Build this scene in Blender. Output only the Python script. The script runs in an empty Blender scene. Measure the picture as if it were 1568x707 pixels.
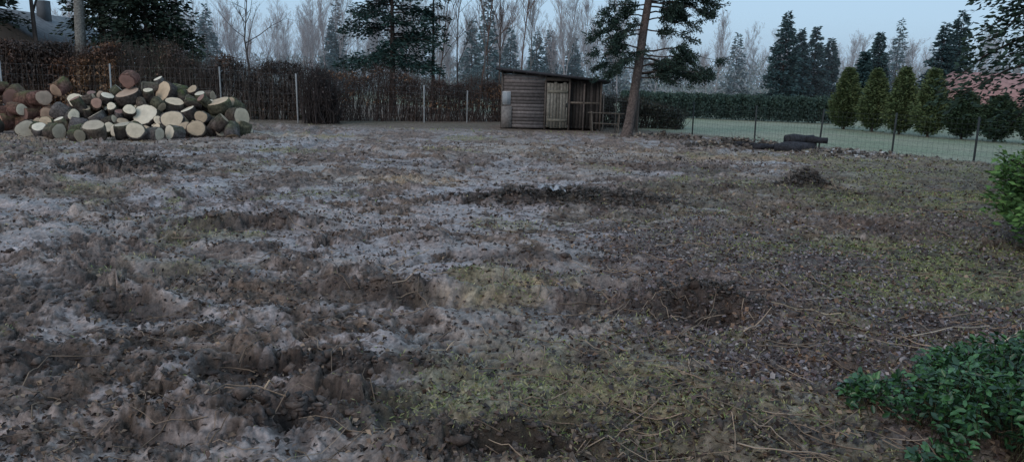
import bpy, math, numpy as np
from mathutils import Matrix, Vector
rng = np.random.default_rng(7)
sc = bpy.context.scene

# ---------------------------------------------------------------- noise
_T = np.random.default_rng(99).random((8, 256, 256)).astype(np.float32)
def vnoise(x, y, s=0):
    T = _T[s % 8]
    xi = np.floor(x).astype(np.int32); yi = np.floor(y).astype(np.int32)
    fx = x - xi; fy = y - yi
    fx = fx*fx*(3-2*fx); fy = fy*fy*(3-2*fy)
    o = (s//8)*37
    x0 = (xi+o) & 255; x1 = (xi+o+1) & 255; y0 = yi & 255; y1 = (yi+1) & 255
    return (T[x0, y0]*(1-fx)+T[x1, y0]*fx)*(1-fy)+(T[x0, y1]*(1-fx)+T[x1, y1]*fx)*fy
def fbm(x, y, s=0, o=4, g=.5):
    a = 1.; t = 0.; w = 0.; f = 1.
    c, sn = math.cos(.6), math.sin(.6)
    for i in range(o):
        t = t + a*vnoise(x*f+i*13.7, y*f+i*7.3, s+i); w += a
        a *= g; f *= 2.03
        x, y = x*c-y*sn, x*sn+y*c
    return t/w
def cells(x, y, s=0):
    xi = np.floor(x).astype(np.int32); yi = np.floor(y).astype(np.int32)
    f1 = np.full(x.shape, 9., np.float32); f2 = f1.copy(); hh = np.zeros(x.shape, np.float32)
    A, B, D, E, G = (_T[(s+k) % 8] for k in range(5))
    for dx in (-1, 0, 1):
        for dy in (-1, 0, 1):
            cx = (xi+dx) & 255; cy = (yi+dy) & 255
            ox = x-(xi+dx)-A[cx, cy]; oy = y-(yi+dy)-B[cx, cy]
            d = np.hypot(ox, oy); v = (D[cx, cy]-.5)+ox*(E[cx, cy]-.5)*1.6+oy*(G[cx, cy]-.5)*1.6
            n = d < f1
            f2 = np.where(n, f1, np.minimum(f2, d)); hh = np.where(n, v, hh); f1 = np.where(n, d, f1)
    return hh, f2-f1
def ss(a, b, v):
    t = np.clip((v-a)/(b-a), 0, 1); return t*t*(3-2*t)
def mix(a, b, m):
    m = np.asarray(m)[..., None]; return a*(1-m)+b*m
def C(*v): return np.array(v, float)

# ---------------------------------------------------------------- mesh helper
def mk(name, V, F, Col=None, mats=None, smooth=False, parent=None, midx=None, extra=None):
    V = np.asarray(V, np.float32)
    FL = F if isinstance(F, list) else [F]
    FL = [np.asarray(f, np.int32) for f in FL if len(f)]
    me = bpy.data.meshes.new(name)
    me.vertices.add(len(V)); me.vertices.foreach_set('co', V.ravel())
    loops = np.concatenate([f.ravel() for f in FL])
    tot = np.concatenate([np.full(len(f), f.shape[1], np.int32) for f in FL])
    st = np.concatenate([[0], np.cumsum(tot)[:-1]]).astype(np.int32)
    me.loops.add(len(loops)); me.loops.foreach_set('vertex_index', loops)
    me.polygons.add(len(tot)); me.polygons.foreach_set('loop_start', st); me.polygons.foreach_set('loop_total', tot)
    if smooth: me.polygons.foreach_set('use_smooth', np.ones(len(tot), bool))
    if midx is not None: me.polygons.foreach_set('material_index', np.asarray(midx, np.int32))
    me.update(calc_edges=True)
    if Col is not None:
        a = me.attributes.new('Col', 'FLOAT_COLOR', 'POINT')
        c = np.ones((len(V), 4), np.float32); c[:, :3] = Col
        a.data.foreach_set('color', c.ravel())
    if extra:
        for k, v in extra.items():
            v = np.asarray(v, np.float32)
            if v.ndim == 1:
                a = me.attributes.new(k, 'FLOAT', 'POINT'); a.data.foreach_set('value', v)
            else:
                a = me.attributes.new(k, 'FLOAT_VECTOR', 'POINT'); a.data.foreach_set('vector', v.ravel())
    for m in (mats or []): me.materials.append(m)
    ob = bpy.data.objects.new(name, me); sc.collection.objects.link(ob)
    if parent: ob.parent = parent
    return ob
def empty(name):
    e = bpy.data.objects.new(name, None); sc.collection.objects.link(e); return e

class Acc:
    def __init__(s): s.V=[]; s.F={}; s.C=[]; s.n=0; s.M={}
    def add(s, V, F, col, m=0):
        V = np.asarray(V, float).reshape(-1, 3); F = np.asarray(F)
        col = np.asarray(col, float)
        if col.ndim == 1: col = np.tile(col, (len(V), 1))
        s.V.append(V); s.C.append(col)
        k = F.shape[1]; s.F.setdefault(k, []).append(F+s.n); s.M.setdefault(k, []).append(np.full(len(F), m)); s.n += len(V)
    def make(s, name, mats, smooth=False, parent=None):
        ks = sorted(s.F); F = [np.concatenate(s.F[k]) for k in ks]
        M = np.concatenate([np.concatenate(s.M[k]) for k in ks])
        return mk(name, np.concatenate(s.V), F, np.concatenate(s.C), mats, smooth, parent, M)
    def box(s, x0, x1, y0, y1, z0, z1, col, m=0, R=None):
        V = np.array([(x, y, z) for z in (z0, z1) for y in (y0, y1) for x in (x0, x1)], float)
        if R is not None: V = R(V)
        s.add(V, [(0,2,3,1),(4,5,7,6),(0,1,5,4),(2,6,7,3),(0,4,6,2),(1,3,7,5)], col, m)

def nrm(a): return a/np.maximum(np.linalg.norm(a, axis=-1, keepdims=True), 1e-9)
def rdir(n, r=rng): return nrm(r.normal(size=(n, 3)))
def kites(P, A, L, W, r=rng, N=None):
    n = len(P); A = nrm(A); B = nrm(np.cross(A, rdir(n, r) if N is None else N))
    L = np.broadcast_to(np.asarray(L, float), (n,))[:, None]; W = np.broadcast_to(np.asarray(W, float), (n,))[:, None]
    V = np.stack([P, P+A*L*.45+B*W*.5, P+A*L, P+A*L*.45-B*W*.5], 1).reshape(-1, 3)
    return V, np.arange(4*n).reshape(n, 4)
def prisms(P0, P1, r0, r1):
    n = len(P0); A = nrm(P1-P0)
    ref = np.where(np.abs(A[:, 2:3]) > .9, np.array([[1., 0, 0]]), np.array([[0., 0, 1]]))
    B = nrm(np.cross(A, ref)); D = np.cross(A, B)
    r0 = np.broadcast_to(r0, (n,))[:, None]; r1 = np.broadcast_to(r1, (n,))[:, None]
    vs = []
    for P, r in ((P0, r0), (P1, r1)):
        for k in range(3):
            t = k*2*math.pi/3; vs.append(P+(B*math.cos(t)+D*math.sin(t))*r)
    V = np.stack(vs, 1).reshape(-1, 3)
    b = np.arange(n)[:, None]*6
    F = np.concatenate([b+np.array([k, (k+1) % 3, 3+(k+1) % 3, 3+k]) for k in range(3)])
    return V, F
def tube(pts, rad, sides=10, wob=0., seed=0):
    pts = np.asarray(pts, float); n = len(pts); r = np.random.default_rng(seed)
    T = nrm(np.gradient(pts, axis=0)); V = []
    for i in range(n):
        ref = np.array([1., 0, 0]) if abs(T[i, 2]) > .5 else np.array([0, 0, 1.])
        B = nrm(np.cross(T[i], ref)); D = np.cross(T[i], B)
        for k in range(sides):
            t = 2*math.pi*k/sides; V.append(pts[i]+(B*math.cos(t)+D*math.sin(t))*rad[i]*(1+wob*(r.random()-.5)))
    F = [(i*sides+k, i*sides+(k+1) % sides, (i+1)*sides+(k+1) % sides, (i+1)*sides+k) for i in range(n-1) for k in range(sides)]
    return np.array(V), np.array(F)

# ---------------------------------------------------------------- materials
def mat(name, rough=.9, spec=.3, ns=8., amt=.5, bump=0., bs=30., bd=.02, rattr=None, ns2=0):
    m = bpy.data.materials.new(name); m.use_nodes = True; nt = m.node_tree; N = nt.nodes; L = nt.links
    b = N['Principled BSDF']; b.inputs['Roughness'].default_value = rough
    b.inputs['Specular IOR Level'].default_value = spec
    at = N.new('ShaderNodeAttribute'); at.attribute_name = 'Col'
    tc = N.new('ShaderNodeTexCoord'); cur = at.outputs['Color']
    for sc_, am in ((ns, amt),)+(((ns2, amt*.9),) if ns2 else ()):
        no = N.new('ShaderNodeTexNoise'); no.inputs['Scale'].default_value = sc_; no.inputs['Detail'].default_value = 6; no.inputs['Roughness'].default_value = .65
        L.new(tc.outputs['Object'], no.inputs['Vector'])
        mr = N.new('ShaderNodeMapRange'); mr.inputs[1].default_value = .32; mr.inputs[2].default_value = .68
        mr.inputs[3].default_value = 1-am; mr.inputs[4].default_value = 1+am
        L.new(no.outputs['Fac'], mr.inputs[0])
        vm = N.new('ShaderNodeVectorMath'); vm.operation = 'SCALE'
        L.new(cur, vm.inputs[0]); L.new(mr.outputs[0], vm.inputs['Scale']); cur = vm.outputs[0]
    L.new(cur, b.inputs['Base Color'])
    if bump:
        n2 = N.new('ShaderNodeTexNoise'); n2.inputs['Scale'].default_value = bs; n2.inputs['Detail'].default_value = 8; n2.inputs['Roughness'].default_value = .7
        L.new(tc.outputs['Object'], n2.inputs['Vector'])
        bp = N.new('ShaderNodeBump'); bp.inputs['Strength'].default_value = bump; bp.inputs['Distance'].default_value = bd
        L.new(n2.outputs['Fac'], bp.inputs['Height']); L.new(bp.outputs[0], b.inputs['Normal'])
    if rattr:
        a2 = N.new('ShaderNodeAttribute'); a2.attribute_name = rattr
        L.new(a2.outputs['Fac'], b.inputs['Roughness'])
        r2 = N.new('ShaderNodeMapRange'); r2.inputs[1].default_value = .25; r2.inputs[2].default_value = .8; r2.inputs[3].default_value = .4; r2.inputs[4].default_value = 1.
        L.new(a2.outputs['Fac'], r2.inputs[0]); L.new(r2.outputs[0], bp.inputs['Strength'])
    return m
M_ground = mat('muddy_ground', spec=.55, ns=30., amt=.45, bump=1., bs=22., bd=.04, rattr='Rough', ns2=7.)
M_fol = mat('conifer_needles', .75, .25, 6., .35)
M_twig = mat('bare_twigs', .9, .2, 5., .3)
M_leaf = mat('dead_leaves', .55, .4, 30., .3)
M_green = mat('evergreen_leaves', .35, .5, 25., .35)
M_grass = mat('grass_blades', .7, .3, 8., .3)
M_clod = mat('mud_lumps', .75, .35, 40., .5, .8, 60., .01)
M_bark = mat('tree_bark', .9, .2, 14., .6, .9, 18., .04)
M_wood = mat('weathered_boards', .85, .25, 9., .35, .5, 40., .01)
M_metal = mat('fence_metal', .6, .4, 5., .2)
M_roof = mat('roof_covering', .8, .3, 3., .3, .3, 20., .02)
M_wall = mat('plaster_wall', .9, .2, 2., .15)
M_plain = mat('rubber_and_plastic', .5, .4, 5., .3)

# ---------------------------------------------------------------- ground zones
def zones(x, y):
    n1 = (fbm(x*.45+3, y*.45, 1, 4)-.5)*2.2
    n2 = (fbm(x*1.7+9, y*1.7, 3, 5, .6)-.5)*2.4
    def el(cx, cy, rx, ry, k=.6):
        d = np.sqrt(((x-cx)/rx)**2+((y-cy)/ry)**2)+n1*.6+n2*.55
        return 1-ss(1-k, 1+k*.4, d)
    s = ((x-7.2)*9.4+(y-31)*5.85)/11.07
    field = ss(-.6, .9, s+n2*.5)
    back = ss(28.5, 32.0, y+n1*1.5)
    moss = ss(.60, .72, fbm(x*.55+30, y*.55, 2, 4, .6))*.45*(y < 27)
    grass = np.maximum.reduce([el(4.9, 8.7, 3.2, 2.1), el(.7, 4.5, 1.6, 1.2)*.68, el(2.0, 4.0, 1.7, 1.4)*.55, el(-17, 26.5, 6.5, 3.)*.8, el(9.3, 13.0, 5.8, 4.8)*.75, el(11, 19, 4.5, 5)*.65, el(4.5, 6.3, 2.6, 1.2)*.4, el(3.3, 11.5, 2.8, 1.8)*.3, moss])
    litter = np.maximum.reduce([el(2.5, 5.6, 1.6, 1.1), el(2.4, 8.5, 1.8, 2.6)*.9, el(6, 11, 3.5, 1.6)*.8, el(4.5, 6.0, 2, 1)*.8])
    sand = np.maximum.reduce([el(.3, 7.15, 1.0, .16)*.8, el(-2.0, 14.6, 1.5, .6)*.7, el(-8.5, 25, 3.5, 1.)*.75, el(-13, 21.5, 5, .8)*.55, el(6.0, 21, 2.5, 1.3)*.55, el(2.0, 22, 5, 2.5)*.35, el(1, 4.7, 1, .8)*.25, el(-.9, 6.75, .9, .12)*.5])
    dark = np.maximum.reduce([el(1.75, 6.45, .65, .45), el(.9, 12.6, 1.9, .6), el(-7.9, 15.2, 1.1, .9), el(.1, 3.85, .8, .3), el(-1.6, 5.0, 1.1, .2), el(-1.3, 4.2, .8, .3)*.9, el(1.2, 4.05, .5, .2)*.8, el(-3.4, 10.0, 1.2, .25)*.8, el(.3, 8.3, 1.0, .4)*.9, el(5.9, 15.4, .7, .6), el(-1.4, 6.9, .7, .2)*.8, el(-3.3, 6.2, .6, .2)*.8, el(-3.4, 4.9, .7, .2)*.8, el(4.6, 14.5, 2.2, .5)*.7, el(-3, 17.5, 3.5, .6)*.4, el(3, 18, 3, .7)*.5, el(-1.0, 9.2, .6, .3)*.6])
    return n1, n2, field, back, grass, litter, sand, dark
TR = [(2.45, -.41, 7.55, .8), (2.45, -.41, 9.25, .75), (3.5, -22., 28.6, 0), (-22., -2., 17., .7), (-22., -2., 18.9, .7), (-24., 22., 16.5, 0), (-24., 22., 18.3, .6), (-9, 34, 17., 0), (-9, 34, 18.9, 0), (8, 30, 15.3, 0), (8, 30, 13.5, 0), (0.9, -2, 8.55, 0), (-30, 30, 30.5, 0), (-30, 30, 32.3, .5), (-14, -6, 16.2, .6), (-14, -6, 17.9, .6), (-1, 30, 22.8, 0), (-2.2, -6, 10.25, .5)]
PITS = [(1.75, 6.35, .38, .26, .26), (-1.6, 5.0, .45, .1, .10), (-.9, 4.4, .25, .10, .10), (-1.35, 4.1, .3, .1, .12), (-1.9, 3.85, .35, .12, .12), (.45, 4.0, .2, .1, .12), (1.25, 4.1, .3, .12, .12), (-3.3, 5.0, .4, .12, .08), (-3.1, 6.1, .4, .12, .08), (-3.6, 9.7, .7, .15, .07), (-3.5, 7.5, .5, .15, .07), (.1, 8.4, .7, .2, .1), (-1.05, 6.75, .4, .1, .08), (0.0, 3.75, .35, .1, .14)]
def H(x, y, full=False):
    x = np.asarray(x, np.float32); y = np.asarray(y, np.float32)
    n1, n2, field, back, grass, litter, sand, dark = zones(x, y)
    yard = (1-field)*(1-back)
    wx = x+.5*(fbm(x*1.1, y*1.1, 5, 3)-.5); wy = y+.5*(fbm(x*1.1+40, y*1.1, 6, 3)-.5)
    c = (fbm(wx*1.7, wy*2.0, 2, 6, .6)-.5)*2
    rg = 1-np.abs(fbm(wx*3.1+5, wy*3.6+2, 4, 5, .6)-.5)*4
    f6 = (fbm(x*5.3, y*5.9, 6, 6, .72)-.5)*2
    sm0 = (fbm(wx*.9+20, wy*1.3+4, 7, 6, .68)-.5)*3.0+.15+f6*.65-.12*ss(1, 4, x)
    smear = ss(-.04, .34, sm0)*(1-dark)*(1-grass)*(1-litter*.8)
    fine = (fbm(x*11, y*13, 1, 5, .65)-.5)*2
    qx = wx+.10*(fbm(x*7, y*7, 2, 3)-.5)*2; qy = wy+.10*(fbm(x*7+9, y*7, 5, 3)-.5)*2
    c1, e1 = cells(qx*3.3, qy*4.2, 1); c2, e2 = cells(qx*9.5, qy*11., 3)
    plate = np.clip(c*2.2, -.35, .35)/2.2
    h = .12*(c*(1-smear)+plate*smear)
    rough_m = (1-.72*smear)*(.5+.9*ss(.3, .7, fbm(x*.6, y*.6, 6, 3)))
    h = h + .03*rg*(1-.7*smear) + .04*fine*rough_m + .03*f6*(.35+.65*rough_m)
    h = h + rough_m*(.06*c1 - .03*(1-ss(0, .16, e1)) + .034*c2 - .012*(1-ss(0, .2, e2)))
    h = h*(1-.6*grass)
    tread = np.zeros_like(x); deep = np.zeros_like(x)
    for i, (cx, cy, R, fo) in enumerate(TR):
        dx = x-cx; dy = y-cy; r = np.hypot(dx, dy); d = r-R+.12*np.sin(np.arctan2(dy, dx)*R*.35+i)+.06*n2
        al = np.arctan2(dy, dx)*R
        ins = 1-ss(.13, .25, np.abs(d)); rim = np.exp(-((np.abs(d)-.33)/.085)**2)
        pm = ss(.36, .58, fbm(x*.35+i*9, y*.35, 2+i, 2))*(.6+.4*ss(.4, .6, fbm(x*1.5+i, y*1.5, 3, 3)))
        if fo: pm = np.maximum(pm, fo*ss(.3, .5, fbm(x*.7+i, y*.7, 3, 3)))
        pm = pm*(1-ss(.9, 1.9, x)*(y < 12))*(1-.7*grass)
        bar = ss(-.5, .5, np.sin((al+np.abs(d)*.9)*2*math.pi/.21+f6*1.6))
        h = h*(1-.65*ins*pm) + pm*(-.085*ins+.065*rim*(.7+n2)+.05*ins*bar)
        tread = np.maximum(tread, ins*pm*(.25+.75*bar)); deep = np.maximum(deep, ins*pm*(1-bar))
    h = h*yard + (1-yard)*.05*fine*.6
    h = h + .08*n1*yard*.5
    pitm = np.zeros_like(x)
    for px, py, rx, ry, dp in PITS:
        q = ((x-px+.10*f6)/rx)**2+((y-py+.07*f6)/ry)**2; q2 = ((x-px)/rx/1.3)**2+((y-py-ry*1.5)/ry)**2
        h = h-dp*np.exp(-q)+dp*.6*np.exp(-q2)*(1+n2); pitm = np.maximum(pitm, np.exp(-q*.9))
    wet = np.exp(-((((x-.5)+(y-6.5)*.8)/.36)**2+((y-6.5)/.16)**2)**2)
    h = h + .09*np.exp(-(((x-.1)/.9)**2+((y-7.4+.25*x)/.16)**2))*(1+.6*n2)+.08*np.exp(-(((x+.3)/1.4)**2+((y-6.95)/.12)**2))*(1+n2)
    h = h*(1-wet*.7) - .06*wet
    h = h + dark*yard*.06*(1+rg)
    h = h - (fbm(x*.02, y*.02, 3, 2)-.5)*.8*ss(50, 150, y)
    if not full: return h
    light = mix(C(.335, .28, .272), C(.27, .215, .185), ss(.35, .65, fbm(x*.5, y*.5, 4, 3))); mid = C(.165, .12, .10); dk = C(.046, .031, .025)
    t = np.clip(.48+c*.7+rg*.12+c2*.3+c1*.2+f6*.4, 0, 1)
    col = mix(mix(dk, mid, ss(.08, .5, t)), light, np.clip(smear*.85+ss(.55, .95, t)*.3, 0, 1))
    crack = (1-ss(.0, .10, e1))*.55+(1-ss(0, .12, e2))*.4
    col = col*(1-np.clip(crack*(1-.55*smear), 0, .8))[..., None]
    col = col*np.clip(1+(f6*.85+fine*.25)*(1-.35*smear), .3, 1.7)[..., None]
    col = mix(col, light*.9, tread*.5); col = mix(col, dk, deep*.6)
    col = mix(col, C(.26, .165, .095), np.clip(n1*.45+.08, 0, .45)*np.clip(1+f6, 0, 1.5)*.85)
    far = ss(13, 26, y)
    col = mix(col, C(.22, .16, .125)*np.clip(1+f6*.8, .4, 1.6)[..., None], far*.4)
    gb = np.clip(grass*(.72+n2*.9+f6*.8), 0, 1)
    g = mix(C(.13, .16, .06), C(.31, .27, .14), np.clip(.5+n2*.8+fine*.6-.25*(x > 3.), 0, 1))
    col = mix(col, g, gb*.82)
    col = mix(col, C(.125, .093, .092)*np.clip(1+f6*.8, .4, 1.6)[..., None], litter*.5)
    col = mix(col, C(.50, .35, .19), sand*np.clip(.65+n2+fine*.5+f6*.4, 0, 1)*.75)
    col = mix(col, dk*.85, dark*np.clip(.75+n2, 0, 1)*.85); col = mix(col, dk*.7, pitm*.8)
    col = mix(col, C(.30, .275, .27)*np.clip(1+f6*.5, .5, 1.4)[..., None], wet*.8)
    col = mix(col, mix(C(.11, .095, .06), C(.16, .115, .085), np.clip(.5+n1, 0, 1)), back*.85)
    fc = mix(C(.21, .25, .16), C(.30, .30, .21), np.clip(.5+n1*.8, 0, 1))
    col = mix(col, fc, field)
    rough = .85-.55*smear*yard*(1-grass)+.1*dark-.3*wet-.2*tread
    return h, col, np.clip(rough, .25, 1)

ts = np.concatenate([-np.geomspace(6, .82, 30)[:-1], np.linspace(-.81, .81, 1030), np.geomspace(.82, 6, 30)[1:]])
ys = np.concatenate([np.linspace(-1.2, 1.9, 30), np.geomspace(1.92, 2.8, 50)[:-1], np.geomspace(2.8, 60, 950), np.geomspace(61, 900, 50)])
TT, YY = np.meshgrid(ts, ys); XX = TT*(YY+1.6)
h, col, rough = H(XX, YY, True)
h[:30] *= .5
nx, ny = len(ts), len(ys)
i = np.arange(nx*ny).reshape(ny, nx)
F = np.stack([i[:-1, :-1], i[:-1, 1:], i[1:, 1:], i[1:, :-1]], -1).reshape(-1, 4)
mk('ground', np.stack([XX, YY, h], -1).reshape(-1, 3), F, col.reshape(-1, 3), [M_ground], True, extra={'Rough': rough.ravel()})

def scatter(n, y0, y1, tw=.78, p=1.0, r=rng):
    u = r.random(n)**p; y = y0*(y1/y0)**u; x = (r.random(n)*2-1)*tw*y
    return x, y

# mud crumbs
x, y = scatter(55000, 3., 24)
n1, n2, field, back, grass, litter, sand, dark = zones(x, y)
cl = fbm(x*1.9, y*2.6, 2, 3)
keep = rng.random(len(x)) < np.clip((cl-.47)*2.+dark*1., .05, 1)*(1-field)*(1-.9*grass)
x = x[keep]; y = y[keep]; dk_ = dark[keep]; n = len(x)
phi = (1+5**.5)/2
ICO = nrm(np.array([(-1,phi,0),(1,phi,0),(-1,-phi,0),(1,-phi,0),(0,-1,phi),(0,1,phi),(0,-1,-phi),(0,1,-phi),(phi,0,-1),(phi,0,1),(-phi,0,-1),(-phi,0,1)], float))
IF = np.array([(0,11,5),(0,5,1),(0,1,7),(0,7,10),(0,10,11),(1,5,9),(5,11,4),(11,10,2),(10,7,6),(7,1,8),(3,9,4),(3,4,2),(3,2,6),(3,6,8),(3,8,9),(4,9,5),(2,4,11),(6,2,10),(8,6,7),(9,8,1)])
sz = np.clip(np.exp(rng.normal(-4.85, .45, n)), 0, .022)*(1+.075*y)*(1+dk_*.4)
V = ICO[None]*sz[:, None, None]*(1+rng.normal(0, .36, (n, 12, 1)))*rng.uniform(.5, 1.8, (n, 1, 3))*np.array([1, 1, .6])
V = V+np.stack([x, y, H(x, y)], -1)[:, None]
F = (np.arange(n)[:, None, None]*12+IF[None]).reshape(-1, 3)
cc = mix(C(.045, .031, .025), C(.16, .12, .10), rng.random(n)**1.8)
mk('mud_crumbs', V.reshape(-1, 3), F, np.repeat(cc, 12, 0), [M_clod])

# fallen leaves and bark bits
x, y = scatter(170000, 3., 24)
n1, n2, field, back, grass, litter, sand, dark = zones(x, y)
keep = rng.random(len(x)) < np.clip(litter*.75+.09+.25*ss(.45, .6, fbm(x*.8, y*.8, 3, 4))+.12*(x/y > .1)+.12*grass, 0, 1)*(1-field)
x = x[keep]; y = y[keep]; lt = litter[keep]; n = len(x)
A = rdir(n); A[:, 2] = np.abs(A[:, 2])*.4
P = np.stack([x, y, H(x, y)+.006], -1)
Nn = rdir(n)*.7+np.array([0, 0, 1.])
L_ = rng.uniform(.018, .05, n)*(1+.035*y)
V, F = kites(P, A, L_, L_*rng.uniform(.3, .8, n), N=Nn)
V = V.reshape(n, 4, 3); V[:, 1, 2] += L_*.2; V[:, 3, 2] += L_*.15*rng.random(n); V = V.reshape(-1, 3)
pal = np.array([(.13,.09,.085),(.20,.15,.14),(.08,.05,.045),(.22,.13,.08),(.18,.15,.16),(.33,.28,.26)])
pal2 = np.array([(.08,.05,.04),(.05,.035,.03),(.05,.035,.027),(.13,.08,.05),(.10,.07,.055),(.26,.18,.12)])
id_ = rng.integers(0, 6, n); cc = np.where((lt > .3)[:, None], pal[id_], pal2[id_])*rng.uniform(.5, 1.2, (n, 1))
mk('fallen_leaves', V, F, np.repeat(cc, 4, 0), [M_leaf])

# grass tufts
x, y = scatter(360000, 3., 30)
n1, n2, field, back, grass, litter, sand, dark = zones(x, y)
keep = rng.random(len(x)) < np.clip(grass*1.3*(.35+n2)+back*.3+.004, 0, .9)*(1-field)
x = x[keep]; y = y[keep]; n = len(x)
A = rdir(n)*.9; A[:, 2] = np.abs(A[:, 2])*.5+.2
L_ = rng.uniform(.010, .045, n)*(1+.05*y)
V, F = kites(np.stack([x, y, H(x, y)-.004], -1), A, L_, .0028+.0012*y)
cc = mix(C(.14, .20, .055), C(.42, .37, .21), np.clip(rng.random(n)**1.1-.15*(x > 3.), 0, 1))
mk('grass', V, F, np.repeat(cc, 4, 0), [M_grass])

# sticks
SX = []; R0 = []; CC = []; LI = []
def stick(x, y, ang, L, r, lift=.06, bend=.2, c=None):
    k = 5; a = ang; c = c if c is not None else C(.30, .22, .16)*rng.uniform(.5, 1.3); pts = [(x, y)]
    for j in range(k):
        x = x+math.cos(a)*L/k; y = y+math.sin(a)*L/k; pts.append((x, y)); R0.append(r*(1-.12*j)); CC.append(c); a += rng.normal(0, bend)
    SX.append(pts); LI.append(lift)
stick(1.9, 5.9, .75, .45, .008, .08, .1, C(.42, .30, .21)); stick(-1.55, 4.35, 1.5, .25, .012, .04, .1, C(.5, .36, .24))
stick(-.55, 5.1, 1.0, .3, .007, .1, .1, C(.5, .36, .25)); stick(-1.35, 7.9, .9, .6, .009, .1, .1, C(.4, .3, .22))
stick(2.9, 6.4, 2.9, .6, .006, .05, .1, C(.5, .42, .3)); stick(3.6, 5.6, .4, .9, .006, .1, .1, C(.55, .45, .32)); stick(3.2, 6.0, .1, .8, .006, .1, .1, C(.5, .42, .32))
stick(3.7, 5.2, .9, .9, .006, .15, .1, C(.55, .46, .33)); stick(1.2, 7.0, 1.3, .6, .008, .2, .1, C(.2, .15, .12)); stick(2.1, 4.9, 2.0, .35, .005, .04, .1, C(.5, .4, .3)); stick(3.4, 5.35, 2.6, .7, .005, .1, .1, C(.5, .42, .3)); stick(2.7, 6.9, .2, .6, .005, .05, .1, C(.45, .38, .3))
for k in range(620):
    xx, yy = scatter(1, 3.4, 18, .7); xx = float(xx[0]); yy = float(yy[0])
    if xx < 0 and k % 2: xx = -xx
    stick(xx, yy, rng.uniform(0, 6.28), rng.uniform(.12, .55)*(1+.03*yy), rng.uniform(.0025, .0055)*(1+.06*yy), rng.uniform(0, .08), .35)
S = np.array(SX); Z = np.maximum(H(S[..., 0], S[..., 1]), -.03)+.02+np.array(LI)[:, None]*np.linspace(0, 1, 6)
S = np.concatenate([S, Z[..., None]], -1)
V, F = prisms(S[:, :-1].reshape(-1, 3), S[:, 1:].reshape(-1, 3), np.array(R0), np.array(R0)*.85)
mk('fallen_twigs', V, F, np.repeat(np.array(CC), 6, 0), [M_twig])

# ---------------------------------------------------------------- firewood pile
def wood_cut():
    m = bpy.data.materials.new('cut_wood_end'); m.use_nodes = True; nt = m.node_tree; N = nt.nodes; L = nt.links
    b = N['Principled BSDF']; b.inputs['Roughness'].default_value = .8
    at = N.new('ShaderNodeAttribute'); at.attribute_name = 'Col'
    lp = N.new('ShaderNodeAttribute'); lp.attribute_name = 'Ring'
    no = N.new('ShaderNodeTexNoise'); no.inputs['Scale'].default_value = 3
    wv = N.new('ShaderNodeTexWave'); wv.wave_type = 'RINGS'; wv.rings_direction = 'Z'; wv.inputs['Scale'].default_value = 5; wv.inputs['Distortion'].default_value = 2.5
    L.new(lp.outputs['Vector'], wv.inputs['Vector']); L.new(lp.outputs['Vector'], no.inputs['Vector'])
    ad = N.new('ShaderNodeMath'); ad.operation = 'MULTIPLY_ADD'; ad.inputs[1].default_value = .22; ad.inputs[2].default_value = .62
    L.new(wv.outputs['Fac'], ad.inputs[0])
    a2 = N.new('ShaderNodeMath'); a2.operation = 'MULTIPLY_ADD'; a2.inputs[1].default_value = .45; L.new(no.outputs['Fac'], a2.inputs[0]); L.new(ad.outputs[0], a2.inputs[2])
    vm = N.new('ShaderNodeVectorMath'); vm.operation = 'SCALE'; L.new(at.outputs['Color'], vm.inputs[0]); L.new(a2.outputs[0], vm.inputs['Scale'])
    L.new(vm.outputs[0], b.inputs['Base Color']); return m
M_cut = wood_cut()
LV = []; LF4 = []; LC = []; LR = []; M4 = []; nv = 0
def log(p, ax, r, L, cut, bark, seed):
    global nv
    g = np.random.default_rng(seed); K = 22
    ax = nrm(np.array(ax, float)); B = nrm(np.cross(ax, np.array([.1, .05, 1.]))); D = np.cross(ax, B)
    th = np.arange(K)*2*math.pi/K
    pr = 1+.07*np.sin(2*th+g.random()*6)+.05*np.sin(3*th+g.random()*6)+g.normal(0, .02, K)
    p = np.array(p, float); sl = g.normal(0, .06)
    def ring(o, s, wob=0.):
        rr = r*s*pr*(1+g.normal(0, wob, K) if wob else 1)
        loc = np.stack([np.cos(th)*rr, np.sin(th)*rr], -1)
        P = p+ax*o+B*loc[:, :1]+D*loc[:, 1:]+ax*(loc[:, :1]*sl)
        return P, np.concatenate([loc/r, np.full((K, 1), seed*1.37)], 1)
    specs = [(L/2, .001, 1), (L/2, .5, 1), (L/2, .90, 1), (L/2-.004, .935, 0), (L/2-.01, 1.0, 0), (L*.2, 1.02, 0), (-L*.2, 1.02, 0), (-L/2+.01, 1., 0), (-L/2+.004, .935, 0), (-L/2, .90, 1), (-L/2, .5, 1), (-L/2, .001, 1)]
    mossy = g.random()**2
    for o, s, c in specs:
        P, R_ = ring(o, s, .025 if not c else 0)
        LV.append(P); LR.append(R_)
        if c:
            cc = cut*(1.0 if s > .6 else (.80 if s < .1 else .95)); LC.append(np.tile(cc, (K, 1)))
        else:
            up = np.clip((P[:, 2]-p[2])/r, 0, 1)[:, None]
            LC.append(bark*g.uniform(.6, 1.4, (K, 1))+(np.array([.10, .13, .045])-bark)*up*.7*mossy*g.uniform(.3, 1.3, (K, 1)))
    for a in range(len(specs)-1):
        f = [(nv+a*K+k, nv+a*K+(k+1) % K, nv+(a+1)*K+(k+1) % K, nv+(a+1)*K+k) for k in range(K)]
        LF4.extend(f); M4.extend([1 if specs[a][2] and specs[a+1][2] else 0]*K)
    nv += K*len(specs)
g = np.random.default_rng(22)
creams = [C(.76, .64, .47), C(.70, .55, .38), C(.80, .70, .54), C(.56, .42, .28), C(.72, .58, .42)]
reds = [C(.30, .16, .12), C(.38, .22, .16), C(.26, .15, .12), C(.50, .35, .25)]
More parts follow.
